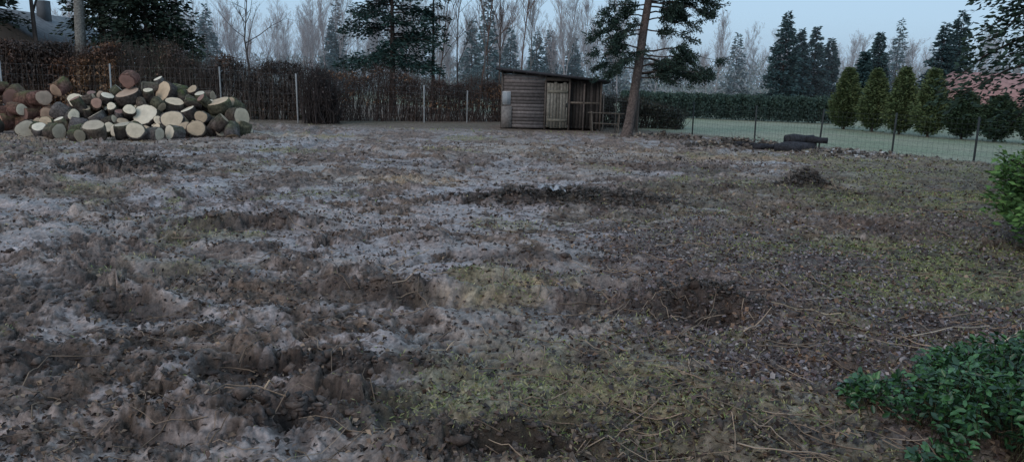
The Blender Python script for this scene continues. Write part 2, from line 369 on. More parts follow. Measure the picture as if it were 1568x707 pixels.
barkc = [C(.085, .065, .055), C(.06, .048, .042), C(.13, .10, .08), C(.08, .075, .05), C(.11, .095, .09)]
sd = 1
for row in range(3):
    xx = -18.6+row*.2
    while xx < -13.2-row*.7:
        r = g.uniform(.17, .31); xx += r
        side = g.random() < .45
        log((xx, 23.7+row*.2+g.normal(0, .16), .25+row*.40+g.normal(0, .07)), (1 if side else g.normal(.1, .5), -.5 if side else -1, g.normal(.0, .2)), r, g.uniform(.45, .65), (reds if g.random() < .8 else creams)[g.integers(4)]*g.uniform(.7, 1.15), C(.14, .075, .06)*g.uniform(.6, 1.2), sd); sd += 1
        xx += r*1.05
for (xx, z) in ((-14.4, 1.4), (-16.4, 1.3), (-12.2, 1.7)):
    log((xx, 24.4, z), (g.normal(0, .4), -1, g.normal(0, .3)), .23, .5, reds[g.integers(4)], C(.15, .075, .06), sd); sd += 1
def prof(x):
    return np.interp(x, [-13.8, -12.6, -11.6, -10.8, -9.8, -9.0, -8.5], [.95, 1.3, 1.55, 1.4, 1.2, .7, .15])
pts = []
for tries in range(9000):
    x_ = g.uniform(-14.0, -8.6); z_ = g.uniform(.15, 1.6)
    if z_ > prof(x_)+.0: continue
    y_ = 22.7+.25*(x_+13)+z_*1.15+g.normal(0, .16)
    r = g.choice([.15, .19, .25, .32, .39], p=[.15, .22, .28, .23, .12])*g.uniform(.9, 1.1)
    if all((x_-a)**2+(z_-c)**2+.3*(y_-b)**2 > (.82*(r+q))**2 for a, b, c, q in pts):
        pts.append((x_, y_, z_, r))
for (x_, y_, z_, r) in pts:
    u = g.random()
    if u < .40: ax = (g.normal(0, .5), -1, g.uniform(.1, 1.))
    elif u < .66: ax = (g.normal(0, .5), -.5, 1.4)
    elif u < .88: ax = (g.choice([-1, 1])*1.2, -g.uniform(.1, .8), g.normal(.2, .5))
    else: ax = (g.normal(0, 1), -.4, -.9)
    red = g.random() < (.35 if x_ < -12.8 or x_ > -9.4 else .1)
    log((x_, y_, max(z_, r*.75)), ax, r, g.uniform(.28, .5), (reds if red else creams)[g.integers(4)]*g.uniform(.75, 1.1), barkc[g.integers(5)], sd); sd += 1
for (x_, y_, z_, r) in pts[::2]:
    log((x_+.2, y_+.55, max(z_-.1, .2)), (g.normal(0, 1), -.6, g.normal(0, .5)), r, .4, creams[3]*.7, barkc[g.integers(5)], sd); sd += 1
for (xx, yy, r, ax) in ((-14.2, 22.2, .27, (.5, -1, .1)), (-13.1, 21.7, .24, (1, -.4, .1)), (-11.9, 21.6, .32, (.1, -.5, 1.2)), (-10.9, 22.0, .26, (.2, -1, .5)), (-10.1, 22.7, .22, (-.6, -1, .2)), (-9.2, 24.0, .2, (.3, -1, .3)), (-15.6, 22.7, .3, (.3, -1, .2)), (-8.8, 24.9, .2, (1, -1, .1)), (-12.5, 21.9, .22, (1, -.2, .2)), (-11.4, 22.3, .3, (0, -.3, 1.5)), (-13.7, 22.0, .2, (.2, -.6, 1.)), (-10.5, 22.2, .2, (1, -.3, .1)), (-12.2, 21.2, .18, (1, -.7, .1))):
    log((xx, yy, r*.8), ax, r, .4, creams[g.integers(5)]*g.uniform(.6, .95), barkc[g.integers(5)], sd); sd += 1
mk('firewood_pile', np.concatenate(LV), np.array(LF4), np.concatenate(LC), [M_bark, M_cut], False, None, M4, {'Ring': np.concatenate(LR)})

# ---------------------------------------------------------------- hedges
def hedge(name, path, hts, depth, twd, lfd, tw_col, lf_cols, lsz=.09, seed=1, lowgap=0., rtop=.25, tr=1., mats=None, thr=.40):
    g = np.random.default_rng(seed); path = np.array(path, float)
    seg = np.hypot(*np.diff(path, axis=0).T); cum = np.concatenate([[0], np.cumsum(seg)]); Lt = cum[-1]
    def pos(s): return np.interp(s, cum, path[:, 0]), np.interp(s, cum, path[:, 1])
    def ht(s): return np.interp(s, cum, hts)*(1+(fbm(s*.9, s*0+seed, 1, 3)-.5)*rtop)
    A = Acc()
    ns = int(Lt*twd)
    s = g.random(ns)*Lt; x, y = pos(s); y = y+g.normal(0, depth*.3, ns); x = x+g.normal(0, .1, ns)
    hh = ht(s)
    k = ns//4
    P = np.stack([x[:k], y[:k], np.zeros(k)], -1)
    for j in range(3):
        Q = P+np.stack([g.normal(0, .16, k), g.normal(0, .1, k), hh[:k]*g.uniform(.25, .4, k)], -1)
        V, F = prisms(P, Q, .016*tr*(1-.25*j), .016*tr*(.75-.25*j)); A.add(V, F, np.repeat(tw_col*g.uniform(.6, 1.4, (k, 1)), 6, 0)); P = Q
    z = (lowgap+(1-lowgap)*g.random(ns)**.8)*hh
    P = np.stack([x, y, z], -1); D = rdir(ns, g); D[:, 2] = np.abs(D[:, 2])*.9
    Q = P+D*g.uniform(.2, .65, (ns, 1))
    V, F = prisms(P, Q, .007*tr, .003*tr); A.add(V, F, np.repeat(tw_col*g.uniform(.5, 1.5, (ns, 1)), 6, 0))
    nl = int(Lt*lfd); s = g.random(nl)*Lt
    zf = g.random(nl)**.75
    cm2 = fbm(s*1.3, zf*3+seed, 4, 3)
    kp = cm2 > thr+g.normal(0, .05, nl); s = s[kp]; zf = zf[kp]; nl = len(s)
    x, y = pos(s); y = y+g.normal(0, depth*.35, nl)
    zz = (lowgap+(1-lowgap)*zf)*ht(s)
    ls = g.uniform(.6, 1.4, nl)*lsz
    V, F = kites(np.stack([x, y, zz], -1), rdir(nl, g), ls, ls*.6, g)
    lc = np.array(lf_cols); ci = np.clip((fbm(s*.7, zf*2., 6, 3)-.3)/.4*len(lc)+g.normal(0, .5, nl), 0, len(lc)-1).astype(int)
    A.add(V, F, np.repeat(lc[ci]*g.uniform(.5, 1.4, (nl, 1)), 4, 0), 1)
    return A.make(name, [M_twig, M_leaf])
rust = [(.045,.032,.027), (.07,.04,.03), (.12,.06,.035), (.20,.10,.05), (.26,.15,.08)]
drk = [(.04,.03,.027), (.055,.04,.034), (.075,.05,.04), (.12,.07,.045), (.06,.06,.035)]
hedge('beech_hedge', [(-27, 32.2), (-21.5, 32.7), (-17, 33.1)], [2.8, 2.95, 2.95], .9, 300, 6500, C(.09, .065, .052), rust, .11, 2)
hedge('hornbeam_hedge', [(-17, 33.2), (-12.4, 33.5), (-9.3, 33.9)], [2.95, 2.55, 2.35], .9, 400, 3000, C(.085, .068, .058), drk, .09, 3, rtop=.5, thr=.45)
hedge('bare_hedge', [(-9.2, 33.7), (-4.2, 35.4), (-2.2, 36.2), (-.2, 37.0)], [2.3, 2.0, 1.85, 1.8], .7, 300, 1300, C(.085, .062, .054), [(.05,.035,.03),(.08,.05,.04),(.17,.09,.045),(.28,.15,.08)], .09, 4, lowgap=.3, rtop=.5, thr=.45)
hedge('tangled_shrub', [(-8.6, 31.9), (-7.45, 32.0)], [2.0, 2.3], 1.2, 750, 1000, C(.045, .036, .034), [(.04,.032,.03),(.055,.04,.035)], .08, 5, rtop=1.2, tr=1.3)
hedge('dark_shrub', [(3.3, 34.5), (5.6, 35.0), (7.5, 34.5)], [1.4, 1.3, .8], 1.0, 260, 2600, C(.05, .04, .035), [(.03,.035,.025),(.05,.055,.035),(.06,.05,.035)], .1, 6)

def fence(name, posts, hts, pr, pcol, wcol, wr=.003, rows=7, vstep=.0, seed=0):
    A = Acc(); g = np.random.default_rng(seed)
    for (x, y), hh in zip(posts, hts):
        lx, ly = g.normal(0, .015, 2)
        V, F = tube([(x, y, -.1), (x+lx*.5, y, hh*.5), (x+lx, y+ly, hh), (x+lx, y+ly, hh+.005)], [pr, pr, pr, .001], 8)
        A.add(V, F, pcol*g.uniform(.8, 1.2))
    P0 = []; P1 = []
    for (a, ha), (b, hb) in zip(zip(posts[:-1], hts[:-1]), zip(posts[1:], hts[1:])):
        n = 8
        for k in range(rows):
            f = .04+.92*k/(rows-1)
            for j in range(n):
                u, v = j/n, (j+1)/n
                sg = lambda t: -.02*4*t*(1-t)
                P0.append((a[0]+(b[0]-a[0])*u, a[1]+(b[1]-a[1])*u, (ha+(hb-ha)*u)*f+sg(u))); P1.append((a[0]+(b[0]-a[0])*v, a[1]+(b[1]-a[1])*v, (ha+(hb-ha)*v)*f+sg(v)))
        if vstep:
            L = math.dist(a, b); m = max(1, int(L/vstep))
            for j in range(m):
                u = j/m; xx = a[0]+(b[0]-a[0])*u; yy = a[1]+(b[1]-a[1])*u; hh = ha+(hb-ha)*u
                P0.append((xx, yy, .03)); P1.append((xx, yy, hh*.96))
    V, F = prisms(np.array(P0), np.array(P1), wr, wr); A.add(V, F, wcol)
    return A.make(name, [M_metal])
fence('wire_fence', [(-25, 30.8), (-20.8, 31.2), (-16.6, 31.6), (-12.2, 31.9), (-8.95, 31.6), (-4.05, 34.2), (-2.2, 35.1), (0, 36)], [2.2, 2.2, 2.2, 2.2, 2.0, 1.65, 1.45, 1.4], .032, C(.27, .28, .28), C(.14, .14, .14), .003, 6, .2)
fence('chain_link_fence', [(5.4, 34.5), (7.2, 31), (8.8, 28), (10.1, 25.3), (11.6, 23.4), (13.05, 21.6), (14.6, 19.8), (16.2, 18), (17.8, 16)], [1.3]*9, .03, C(.02, .025, .025), C(.05, .06, .055), .0025, 9, .14, 3)
fence('wire_enclosure', [(3.55, 30.9), (4.0, 30.6), (4.95, 30.9), (5.1, 32.2), (5.1, 33.6)], [1.6, 1.55, 1.55, 1.5, 1.5], .03, C(.06, .055, .05), C(.045, .045, .045), .006, 14, .09, 4)

# ---------------------------------------------------------------- garden shed
shed = empty('garden_shed'); ang = math.radians(-3)
def RS(V):
    c, s = math.cos(ang), math.sin(ang); x = V[:, 0]; y = V[:, 1]
    return np.stack([-.54+x*c-y*s, 31.5+x*s+y*c, V[:, 2]], -1)
g = np.random.default_rng(5)
def roofz(x): return 2.36-.075*x
A = Acc(); z = .06
while z < 2.3:
    hgt = g.uniform(.12, .15); z1 = min(z+hgt, roofz(1.75)-.02)
    if z1-z < .03: break
    A.box(0, 1.72, .0+g.normal(0, .006), .03, z, z1-.01, C(.165, .145, .14)*g.uniform(.55, 1.2), 0, RS); z += hgt
z = .06
while z < 2.3:
    A.box(-.03, -.002, .035, 2.6, z, z+.135, C(.15, .13, .115)*g.uniform(.6, 1.1), 0, RS); z += .145
x = 2.75
while x < 3.95:
    w = g.uniform(.11, .15); A.box(x, x+w-.012, .25+g.normal(0, .006), .28, .08, roofz(x)-.12, C(.05, .045, .042)*g.uniform(.5, 1.4), 0, RS); x += w
A.box(0, 4.0, 2.6, 2.63, .05, 2.0, C(.08, .07, .06), 0, RS)
A.box(3.97, 4.0, .3, 2.59, .05, 2.0, C(.08, .07, .06), 0, RS)
A.make('plank_walls', [M_wood], parent=shed)
A = Acc()
for xx in (-.045, 1.725, 2.70, 3.98):
    A.box(xx, xx+.075, -.03, .045, 0, roofz(xx)-.03, C(.10, .085, .075), 0, RS)
A.box(1.80, 2.70, -.02, .04, 1.98, 2.12, C(.09, .075, .065), 0, RS)
A.box(2.78, 3.97, -.02, .03, 1.1, 1.17, C(.14, .12, .1), 0, RS)
A.box(3.3, 3.36, -.02, .03, .02, 1.9, C(.13, .11, .1), 0, RS)
A.make('posts_and_rails', [M_wood], parent=shed)
A = Acc(); x = 1.82
while x < 2.66:
    w = g.uniform(.12, .16); x1 = min(x+w, 2.68)
    A.box(x, x1-.01, -.035+g.normal(0, .004), -.01, .08+g.uniform(0, .04), 1.9+g.normal(0, .02), C(.19, .18, .155)*g.uniform(.7, 1.15), 0, RS); x += w
A.box(1.84, 2.66, -.06, -.037, .35, .46, C(.17, .16, .13), 0, RS); A.box(1.84, 2.66, -.06, -.037, 1.5, 1.61, C(.17, .16, .13), 0, RS)
A.box(2.60, 2.64, -.08, -.062, .95, 1.1, C(.03, .03, .03), 0, RS)
A.make('door', [M_wood], parent=shed)
A = Acc()
A.box(-.01, .34, -.03, -.012, .98, 1.52, C(.45, .46, .47), 0, RS); A.box(.02, .31, -.036, -.032, 1.02, 1.48, C(.30, .33, .35), 0, RS); A.box(.16, .175, -.045, -.038, 1.0, 1.5, C(.5, .5, .5), 0, RS)
A.make('small_window', [M_wall], parent=shed)
A = Acc()
A.box(-.02, .40, -.05, -.012, .05, .92, C(.19, .175, .165), 0, RS)
A.make('patch_panel', [M_wood], parent=shed)
A = Acc()
V = np.array([(-.25, -.35, roofz(-.25)), (4.35, -.35, roofz(4.35)-.06), (4.35, 2.9, roofz(4.35)-.16), (-.25, 2.9, roofz(-.25)-.1)])
V2 = V+np.array([0, 0, .09]); A.add(RS(np.concatenate([V, V2])), [(0,3,2,1),(4,5,6,7),(0,1,5,4),(1,2,6,5),(2,3,7,6),(3,0,4,7)], C(.035, .035, .04))
for k in range(9):
    xx = -.1+k*.53; A.box(xx, xx+.05, -.3, -.05, roofz(xx)-.08, roofz(xx)-.012, C(.05, .045, .04), 0, RS)
A.make('roof', [M_roof], parent=shed)
A = Acc()
for (a, b) in (((3.05, 29.9, 0), (3.0, 30.1, .85)), ((4.05, 29.9, 0), (4.1, 30.1, .8)), ((3.05, 30.5, 0), (3.0, 30.3, .85)), ((4.05, 30.5, 0), (4.1, 30.3, .8)), ((2.85, 30.2, .8), (4.3, 30.2, .78)), ((3.0, 30.1, .4), (4.1, 30.1, .37))):
    V, F = tube([a, tuple((np.array(a)+np.array(b))/2), b], [.024]*3, 6); A.add(V, F, C(.11, .095, .08))
A.make('wooden_sawhorse', [M_wood])

# ---------------------------------------------------------------- conifers
def conifer(name, x, y, Ht, R, z0=.3, nb=160, q=60, s=.16, col=(.03,.05,.03), col2=(.07,.10,.05), droop=.25, seed=0, pw=.85, trunk=.16, minr=0., up=.15, tcol=(.06,.045,.04), lean=(0, 0), flat=.5, side=.32, make=True):
    g = np.random.default_rng(seed); A = Acc()
    hz = np.linspace(0, 1, 9); pts = [(x+lean[0]*t*Ht, y+lean[1]*t*Ht, -.2+t*Ht) for t in hz]
    V, F = tube(pts, [trunk*(1-.93*t)*(1.25 if t == 0 else 1) for t in hz], 9, .08, seed); A.add(V, F, C(*tcol), 1)
    u = (np.arange(nb)+g.random(nb))/nb; zb = z0+(Ht-z0)*u**1.05
    bl = R*((1-u)**pw*(1-minr)+minr*(1-u)**.3)*g.uniform(.6, 1.12, nb)+.08
    az = g.random(nb)*6.283
    base = np.stack([x+lean[0]*zb, y+lean[1]*zb, zb], -1); D = np.stack([np.cos(az), np.sin(az), np.zeros(nb)], -1)
    dr = droop*g.uniform(.5, 1.5, nb)
    def at(t, idx):
        L = bl[idx]; return base[idx]+D[idx]*(L*t)[:, None]+np.stack([0*t, 0*t, L*(up*t-dr[idx]*t*t)], -1)
    for t0, t1 in ((0, .4), (.4, .75), (.75, 1.)):
        I = np.arange(nb); a = at(np.full(nb, t0), I); b = at(np.full(nb, t1), I)
        V, F = prisms(a, b, (.012+.012*bl)*(1-t0*.8), (.012+.012*bl)*(1-t1*.8)); A.add(V, F, C(*tcol)*.8, 1)
    I = np.repeat(np.arange(nb), np.maximum(4, (q*bl/max(R, .1))).astype(int)); n = len(I)
    t = g.random(n)**.65*.95+.06; P = at(t, I)
    S = np.stack([-D[I][:, 1], D[I][:, 0], np.zeros(n)], -1); sp = side*bl[I]*(.25+.75*np.sin(np.clip(t, 0, 1)*2.6))
    so = g.normal(0, .5, n)
    P = P+S*(so*sp)[:, None]+np.stack([g.normal(0, .03, n), g.normal(0, .03, n), -np.abs(so)*sp*.35+g.normal(0, .05, n)*(.4+bl[I])], -1)
    ax = D[I]*.8+S*np.sign(so)[:, None]*.8+g.normal(0, .35, (n, 3)); ax[:, 2] -= .35*droop*2
    sz = s*g.uniform(.6, 1.4, n)
    Nn = np.where(g.random((n, 1)) < flat, np.array([[0, 0, 1.]])+g.normal(0, .3, (n, 3)), rdir(n, g))
    V, F = kites(P, ax, sz, sz*.42, g, Nn)
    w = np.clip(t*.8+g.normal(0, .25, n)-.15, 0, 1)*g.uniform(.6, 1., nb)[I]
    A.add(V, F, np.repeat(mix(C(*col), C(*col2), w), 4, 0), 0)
    if make: return A.make(name, [M_fol, M_bark])
    return A

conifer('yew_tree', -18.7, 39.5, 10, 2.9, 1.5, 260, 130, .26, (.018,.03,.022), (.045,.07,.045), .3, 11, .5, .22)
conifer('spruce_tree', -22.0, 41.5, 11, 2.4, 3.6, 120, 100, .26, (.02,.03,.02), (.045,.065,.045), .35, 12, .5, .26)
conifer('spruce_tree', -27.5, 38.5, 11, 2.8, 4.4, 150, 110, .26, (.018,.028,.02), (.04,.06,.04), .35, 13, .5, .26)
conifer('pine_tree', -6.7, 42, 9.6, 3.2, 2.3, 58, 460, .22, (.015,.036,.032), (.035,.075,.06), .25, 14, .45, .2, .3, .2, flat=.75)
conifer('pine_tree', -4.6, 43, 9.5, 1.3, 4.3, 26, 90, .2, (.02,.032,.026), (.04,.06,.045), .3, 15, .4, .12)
def near_spruce():
    A = Acc(); g = np.random.default_rng(31)
    bx, by = 4.25, 29.0
    tr = lambda z: np.array([bx+.115*z+.02*math.sin(z), by+.02*z, z])
    zz = [-.2, .15, .6, 1.5, 2.5, 4, 5.5, 7, 8.5, 10]
    V, F = tube([tr(z) for z in zz], [.29, .21, .18, .17, .165, .15, .13, .11, .08, .04], 14, .1, 3); A.add(V, F, C(.12, .095, .085), 1)
    bl = []
    for z, az, L, dr in ((2.9, 185, 1.8, .25), (2.6, 170, 1.7, .25), (3.5, 200, 1.8, .25), (3.9, 180, 1.8, .2), (4.2, 160, 1.7, .2), (2.3, 190, 1.5, .3), (3.1, 205, 2.0, .2), (3.7, 172, 2.0, .2), (4.6, 190, 1.6, .2), (2.9, 240, 1.2, .3), (3.9, 230, 1.3, .3), (5.2, 260, 1.2, .3), (4.4, 185, 1.5, .2),
                         (2.8, 355, 2.4, .22), (2.4, 10, 2.2, .25), (3.0, 345, 2.8, .18), (2.15, 18, 1.9, .25), (2.6, 2, 2.6, .2), (2.4, 345, 2.6, .2), (2.0, 350, 1.8, .2), (2.6, 20, 2.5, .2), (2.2, 0, 2.7, .16),
                         (4.5, 0, 2.3, .12), (4.7, 350, 2.9, .10), (5.0, 10, 2.6, .10), (5.2, 340, 2.9, .1), (4.8, 25, 2.4, .1), (5.4, 0, 2.8, .1), (4.3, 15, 2.2, .15), (4.5, 335, 2.2, .15), (5.3, 320, 1.9, .2), (5.6, 5, 2.9, .1), (5.0, 355, 3.1, .08), (5.7, 345, 2.7, .1), (4.1, 350, 1.8, .2), (3.7, 0, 1.9, .2), (5.9, 200, 1.6, .2), (6.1, 180, 1.6, .2)):
        bl.append((z+.2, math.radians(az), L, dr))
    for k in range(30): bl.append((g.uniform(6.2, 10), g.random()*6.28, g.uniform(.8, 2.)*1.0, .25))
    for z, az, L, dr in bl:
        o = tr(z); D = np.array([math.cos(az), math.sin(az), 0]); S = np.array([-D[1], D[0], 0])
        f = lambda t: o+D*L*t+np.array([0, 0, 1.])*L*(.12*t-dr*t*t*1.3+.03*math.sin(t*9+z*7))
        T = np.linspace(0, 1, 7)
        V, F = tube([f(t) for t in T], [.03*(1-.85*t)*(.6+.25*L) for t in T], 5); A.add(V, F, C(.06, .048, .042), 1)
        nbk = int(22*L); clump = g.random()*6
        for j in range(nbk):
            t = g.uniform(.22, 1.05)
            if math.sin(t*11+clump) < -.2: continue
            p = f(t); sd_ = 1 if g.random() < .5 else -1
            l = g.uniform(.2, .6)*(1.3-t*.6); d = nrm(D*.6+S*sd_*g.uniform(.2, 1.2)+np.array([0, 0, g.uniform(-.7, .5)]))
            P0 = p; P1 = p+d*l
            V, F = prisms(P0[None], P1[None], .008, .003); A.add(V, F, C(.05, .04, .035), 1)
            n = int(34*l/.4); tt = g.random(n)[:, None]; P = P0+(P1-P0)*tt+g.normal(0, .045, (n, 3))-np.array([0, 0, .07])*g.random((n, 1))
            V, F = kites(P, d+g.normal(0, .7, (n, 3))-np.array([0, 0, .2]), g.uniform(.08, .17, n), .04, g)
            sh = g.uniform(.4, 1.2)
            A.add(V, F, np.repeat(mix(C(.018, .036, .03), C(.05, .085, .06), np.clip(g.random(n)**1.5*sh, 0, 1)), 4, 0), 0)
    for k in range(12):
        z = g.uniform(1.2, 3); az = g.random()*6.28; o = tr(z); l = g.uniform(.15, .5)
        V, F = prisms(o[None], (o+np.array([math.cos(az)*l, math.sin(az)*l, g.normal(0, .1)]))[None], .015, .006); A.add(V, F, C(.09, .075, .065), 1)
    A.make('spruce_tree', [M_fol, M_bark])
near_spruce()
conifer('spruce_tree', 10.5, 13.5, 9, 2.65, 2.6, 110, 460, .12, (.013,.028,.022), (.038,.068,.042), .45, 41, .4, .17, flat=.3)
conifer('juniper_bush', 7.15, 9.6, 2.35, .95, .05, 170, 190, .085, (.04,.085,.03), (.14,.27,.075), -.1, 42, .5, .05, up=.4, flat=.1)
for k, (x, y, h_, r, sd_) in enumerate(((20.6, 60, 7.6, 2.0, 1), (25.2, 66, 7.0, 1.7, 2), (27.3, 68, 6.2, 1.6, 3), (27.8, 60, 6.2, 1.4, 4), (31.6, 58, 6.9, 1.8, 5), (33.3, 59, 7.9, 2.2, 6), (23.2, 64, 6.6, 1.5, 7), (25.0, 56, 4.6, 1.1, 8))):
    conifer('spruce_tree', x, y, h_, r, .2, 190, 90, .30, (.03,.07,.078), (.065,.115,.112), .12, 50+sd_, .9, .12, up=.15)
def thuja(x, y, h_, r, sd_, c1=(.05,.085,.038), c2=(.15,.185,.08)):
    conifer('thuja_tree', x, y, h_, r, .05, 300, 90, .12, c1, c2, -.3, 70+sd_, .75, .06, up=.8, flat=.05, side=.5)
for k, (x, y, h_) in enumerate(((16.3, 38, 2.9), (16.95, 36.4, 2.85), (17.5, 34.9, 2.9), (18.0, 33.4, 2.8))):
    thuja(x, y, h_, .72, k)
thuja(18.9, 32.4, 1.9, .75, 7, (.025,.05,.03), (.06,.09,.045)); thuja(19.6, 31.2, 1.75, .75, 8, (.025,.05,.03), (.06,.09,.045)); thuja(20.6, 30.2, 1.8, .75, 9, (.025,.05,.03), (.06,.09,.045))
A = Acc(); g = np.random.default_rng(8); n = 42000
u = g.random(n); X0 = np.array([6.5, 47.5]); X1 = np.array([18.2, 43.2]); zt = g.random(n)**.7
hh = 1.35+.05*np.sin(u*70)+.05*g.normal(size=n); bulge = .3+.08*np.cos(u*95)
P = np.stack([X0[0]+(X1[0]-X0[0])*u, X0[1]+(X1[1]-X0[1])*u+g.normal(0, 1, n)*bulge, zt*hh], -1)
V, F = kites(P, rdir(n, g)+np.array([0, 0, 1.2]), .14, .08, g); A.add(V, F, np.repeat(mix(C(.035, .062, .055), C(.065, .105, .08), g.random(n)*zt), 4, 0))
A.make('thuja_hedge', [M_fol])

# ---------------------------------------------------------------- bare trees
def bare(seed, Ht, spread=.5, lv=4, r0=.1, nbr=7, upb=.35):
    g = np.random.default_rng(seed); S = []
    def grow(p, d, L, r, l):
        n = 5 if l == 0 else 3
        pts = [p]; rr = [r]
        for k in range(n):
            d = nrm(d+g.normal(0, .07 if l == 0 else .16, 3)+np.array([0, 0, upb*.2 if l else .05]))
            q = p+d*L/n; r1 = r*(1-.75*(k+1)/n) if l else r*(1-.8*(k+1)/n)
            S.append((p, q, rr[-1], max(r1, .004))); p = q; pts.append(p); rr.append(max(r1, .004))
        if l+1 < lv:
            m = nbr*2 if l == 0 else nbr-l
            for j in range(m):
                t = g.uniform(.3 if l == 0 else .2, 1)*n; k = min(int(t), n-1); o = pts[k]+(pts[k+1]-pts[k])*(t-k)
                e = nrm(nrm(g.normal(size=3))*spread+d*.5+np.array([0, 0, upb]))
                grow(o, e, L*g.uniform(.28, .5)*(1.2-.6*t/n), rr[k]*.55, l+1)
    grow(np.zeros(3), np.array([0, 0, 1.]), Ht, r0, 0)
    return np.array([s[0] for s in S]), np.array([s[1] for s in S]), np.array([s[2] for s in S]), np.array([s[3] for s in S])
def place(A, T, x, y, s, rot, col, m=0, tk=1.):
    c, sn = math.cos(rot), math.sin(rot); R = np.array([[c, -sn, 0], [sn, c, 0], [0, 0, 1]])
    P0 = T[0]@R.T*s+np.array([x, y, -.1]); P1 = T[1]@R.T*s+np.array([x, y, -.1])
    V, F = prisms(P0, P1, T[2]*s*tk, T[3]*s*tk); A.add(V, F, col, m)
A = Acc(); place(A, bare(3, 6.5, .8, 4, .09, 6), -14.6, 42, 1, 0, C(.10, .09, .085), tk=1.); A.make('bare_tree', [M_twig])
A = Acc(); place(A, bare(5, 10, .7, 4, .14, 6), -24.6, 40, 1, 1, C(.07, .06, .055), tk=1.4); A.make('bare_tree', [M_twig])
A = Acc()
V, F = tube([(-21.3, 38, -.1), (-21.3, 38, 2), (-21.2, 38, 5), (-21.1, 38, 9)], [.28, .25, .22, .15], 12, .1); A.add(V, F, C(.20, .19, .17)); A.make('bare_trunk_tree', [M_bark])
Ts = [bare(100+k, 9+1.0*(k % 3), .6, 4, .065, 8, .5) for k in range(5)]
for k, (x, y, s) in enumerate(((-3.4, 47, 1.0), (-2.4, 50, 1.1), (-1.7, 48, .95), (-.9, 52, 1.15), (.2, 50, 1.05), (1.2, 55, 1.1), (-5.2, 50, 1.0))):
    A = Acc(); place(A, Ts[k % 5], x, y, s, k*1.3, [C(.12, .09, .08), C(.17, .11, .09), C(.2, .18, .17)][k % 3]); A.make('birch_tree', [M_twig])

# distant forest, haze painted into the pale tree and undergrowth colours
A = Acc(); g = np.random.default_rng(77)
Td = [bare(200+k, 10, .6, 4, .07, 11, .5) for k in range(6)]
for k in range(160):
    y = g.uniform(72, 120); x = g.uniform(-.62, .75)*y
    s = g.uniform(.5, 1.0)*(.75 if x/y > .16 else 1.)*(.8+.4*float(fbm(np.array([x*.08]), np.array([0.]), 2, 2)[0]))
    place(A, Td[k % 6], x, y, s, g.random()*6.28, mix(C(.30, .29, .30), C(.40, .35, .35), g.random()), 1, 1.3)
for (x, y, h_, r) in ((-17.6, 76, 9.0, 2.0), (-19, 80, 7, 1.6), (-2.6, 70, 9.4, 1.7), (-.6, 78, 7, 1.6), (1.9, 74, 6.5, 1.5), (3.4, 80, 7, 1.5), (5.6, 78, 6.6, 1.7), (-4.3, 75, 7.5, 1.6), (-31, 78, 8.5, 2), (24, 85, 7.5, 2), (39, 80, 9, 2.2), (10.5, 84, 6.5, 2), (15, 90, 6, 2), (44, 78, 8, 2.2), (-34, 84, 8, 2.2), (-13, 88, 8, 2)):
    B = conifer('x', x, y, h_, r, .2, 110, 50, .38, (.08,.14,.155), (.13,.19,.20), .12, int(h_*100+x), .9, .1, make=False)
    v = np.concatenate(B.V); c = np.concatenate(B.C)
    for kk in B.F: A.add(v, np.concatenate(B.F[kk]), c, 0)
n = 60000; y = g.uniform(80, 112, n); x = g.uniform(-.8, .95, n)*y
zt = g.random(n)**1.2*(1.6+4.5*fbm(x*.11, y*.05, 3, 4))
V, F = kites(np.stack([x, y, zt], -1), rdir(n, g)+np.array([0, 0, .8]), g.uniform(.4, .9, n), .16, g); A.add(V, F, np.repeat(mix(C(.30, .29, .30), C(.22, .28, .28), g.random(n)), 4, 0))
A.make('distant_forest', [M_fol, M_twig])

# thin mist hanging in the trees behind
me = bpy.data.meshes.new('background_mist')
bv = [(x, y, z) for z in (-3, 7) for y in (55, 115) for x in (-130, 130)]
me.from_pydata(bv, [], [(0,2,3,1),(4,5,7,6),(0,1,5,4),(2,6,7,3),(0,4,6,2),(1,3,7,5)])
mm = bpy.data.materials.new('mist'); mm.use_nodes = True; nt = mm.node_tree; nt.nodes.clear()
o = nt.nodes.new('ShaderNodeOutputMaterial'); v = nt.nodes.new('ShaderNodeVolumeScatter'); v.inputs['Density'].default_value = .004; v.inputs['Color'].default_value = (.98, .99, 1, 1)
nt.links.new(v.outputs[0], o.inputs['Volume']); me.materials.append(mm)
ob = bpy.data.objects.new('background_mist', me); sc.collection.objects.link(ob)

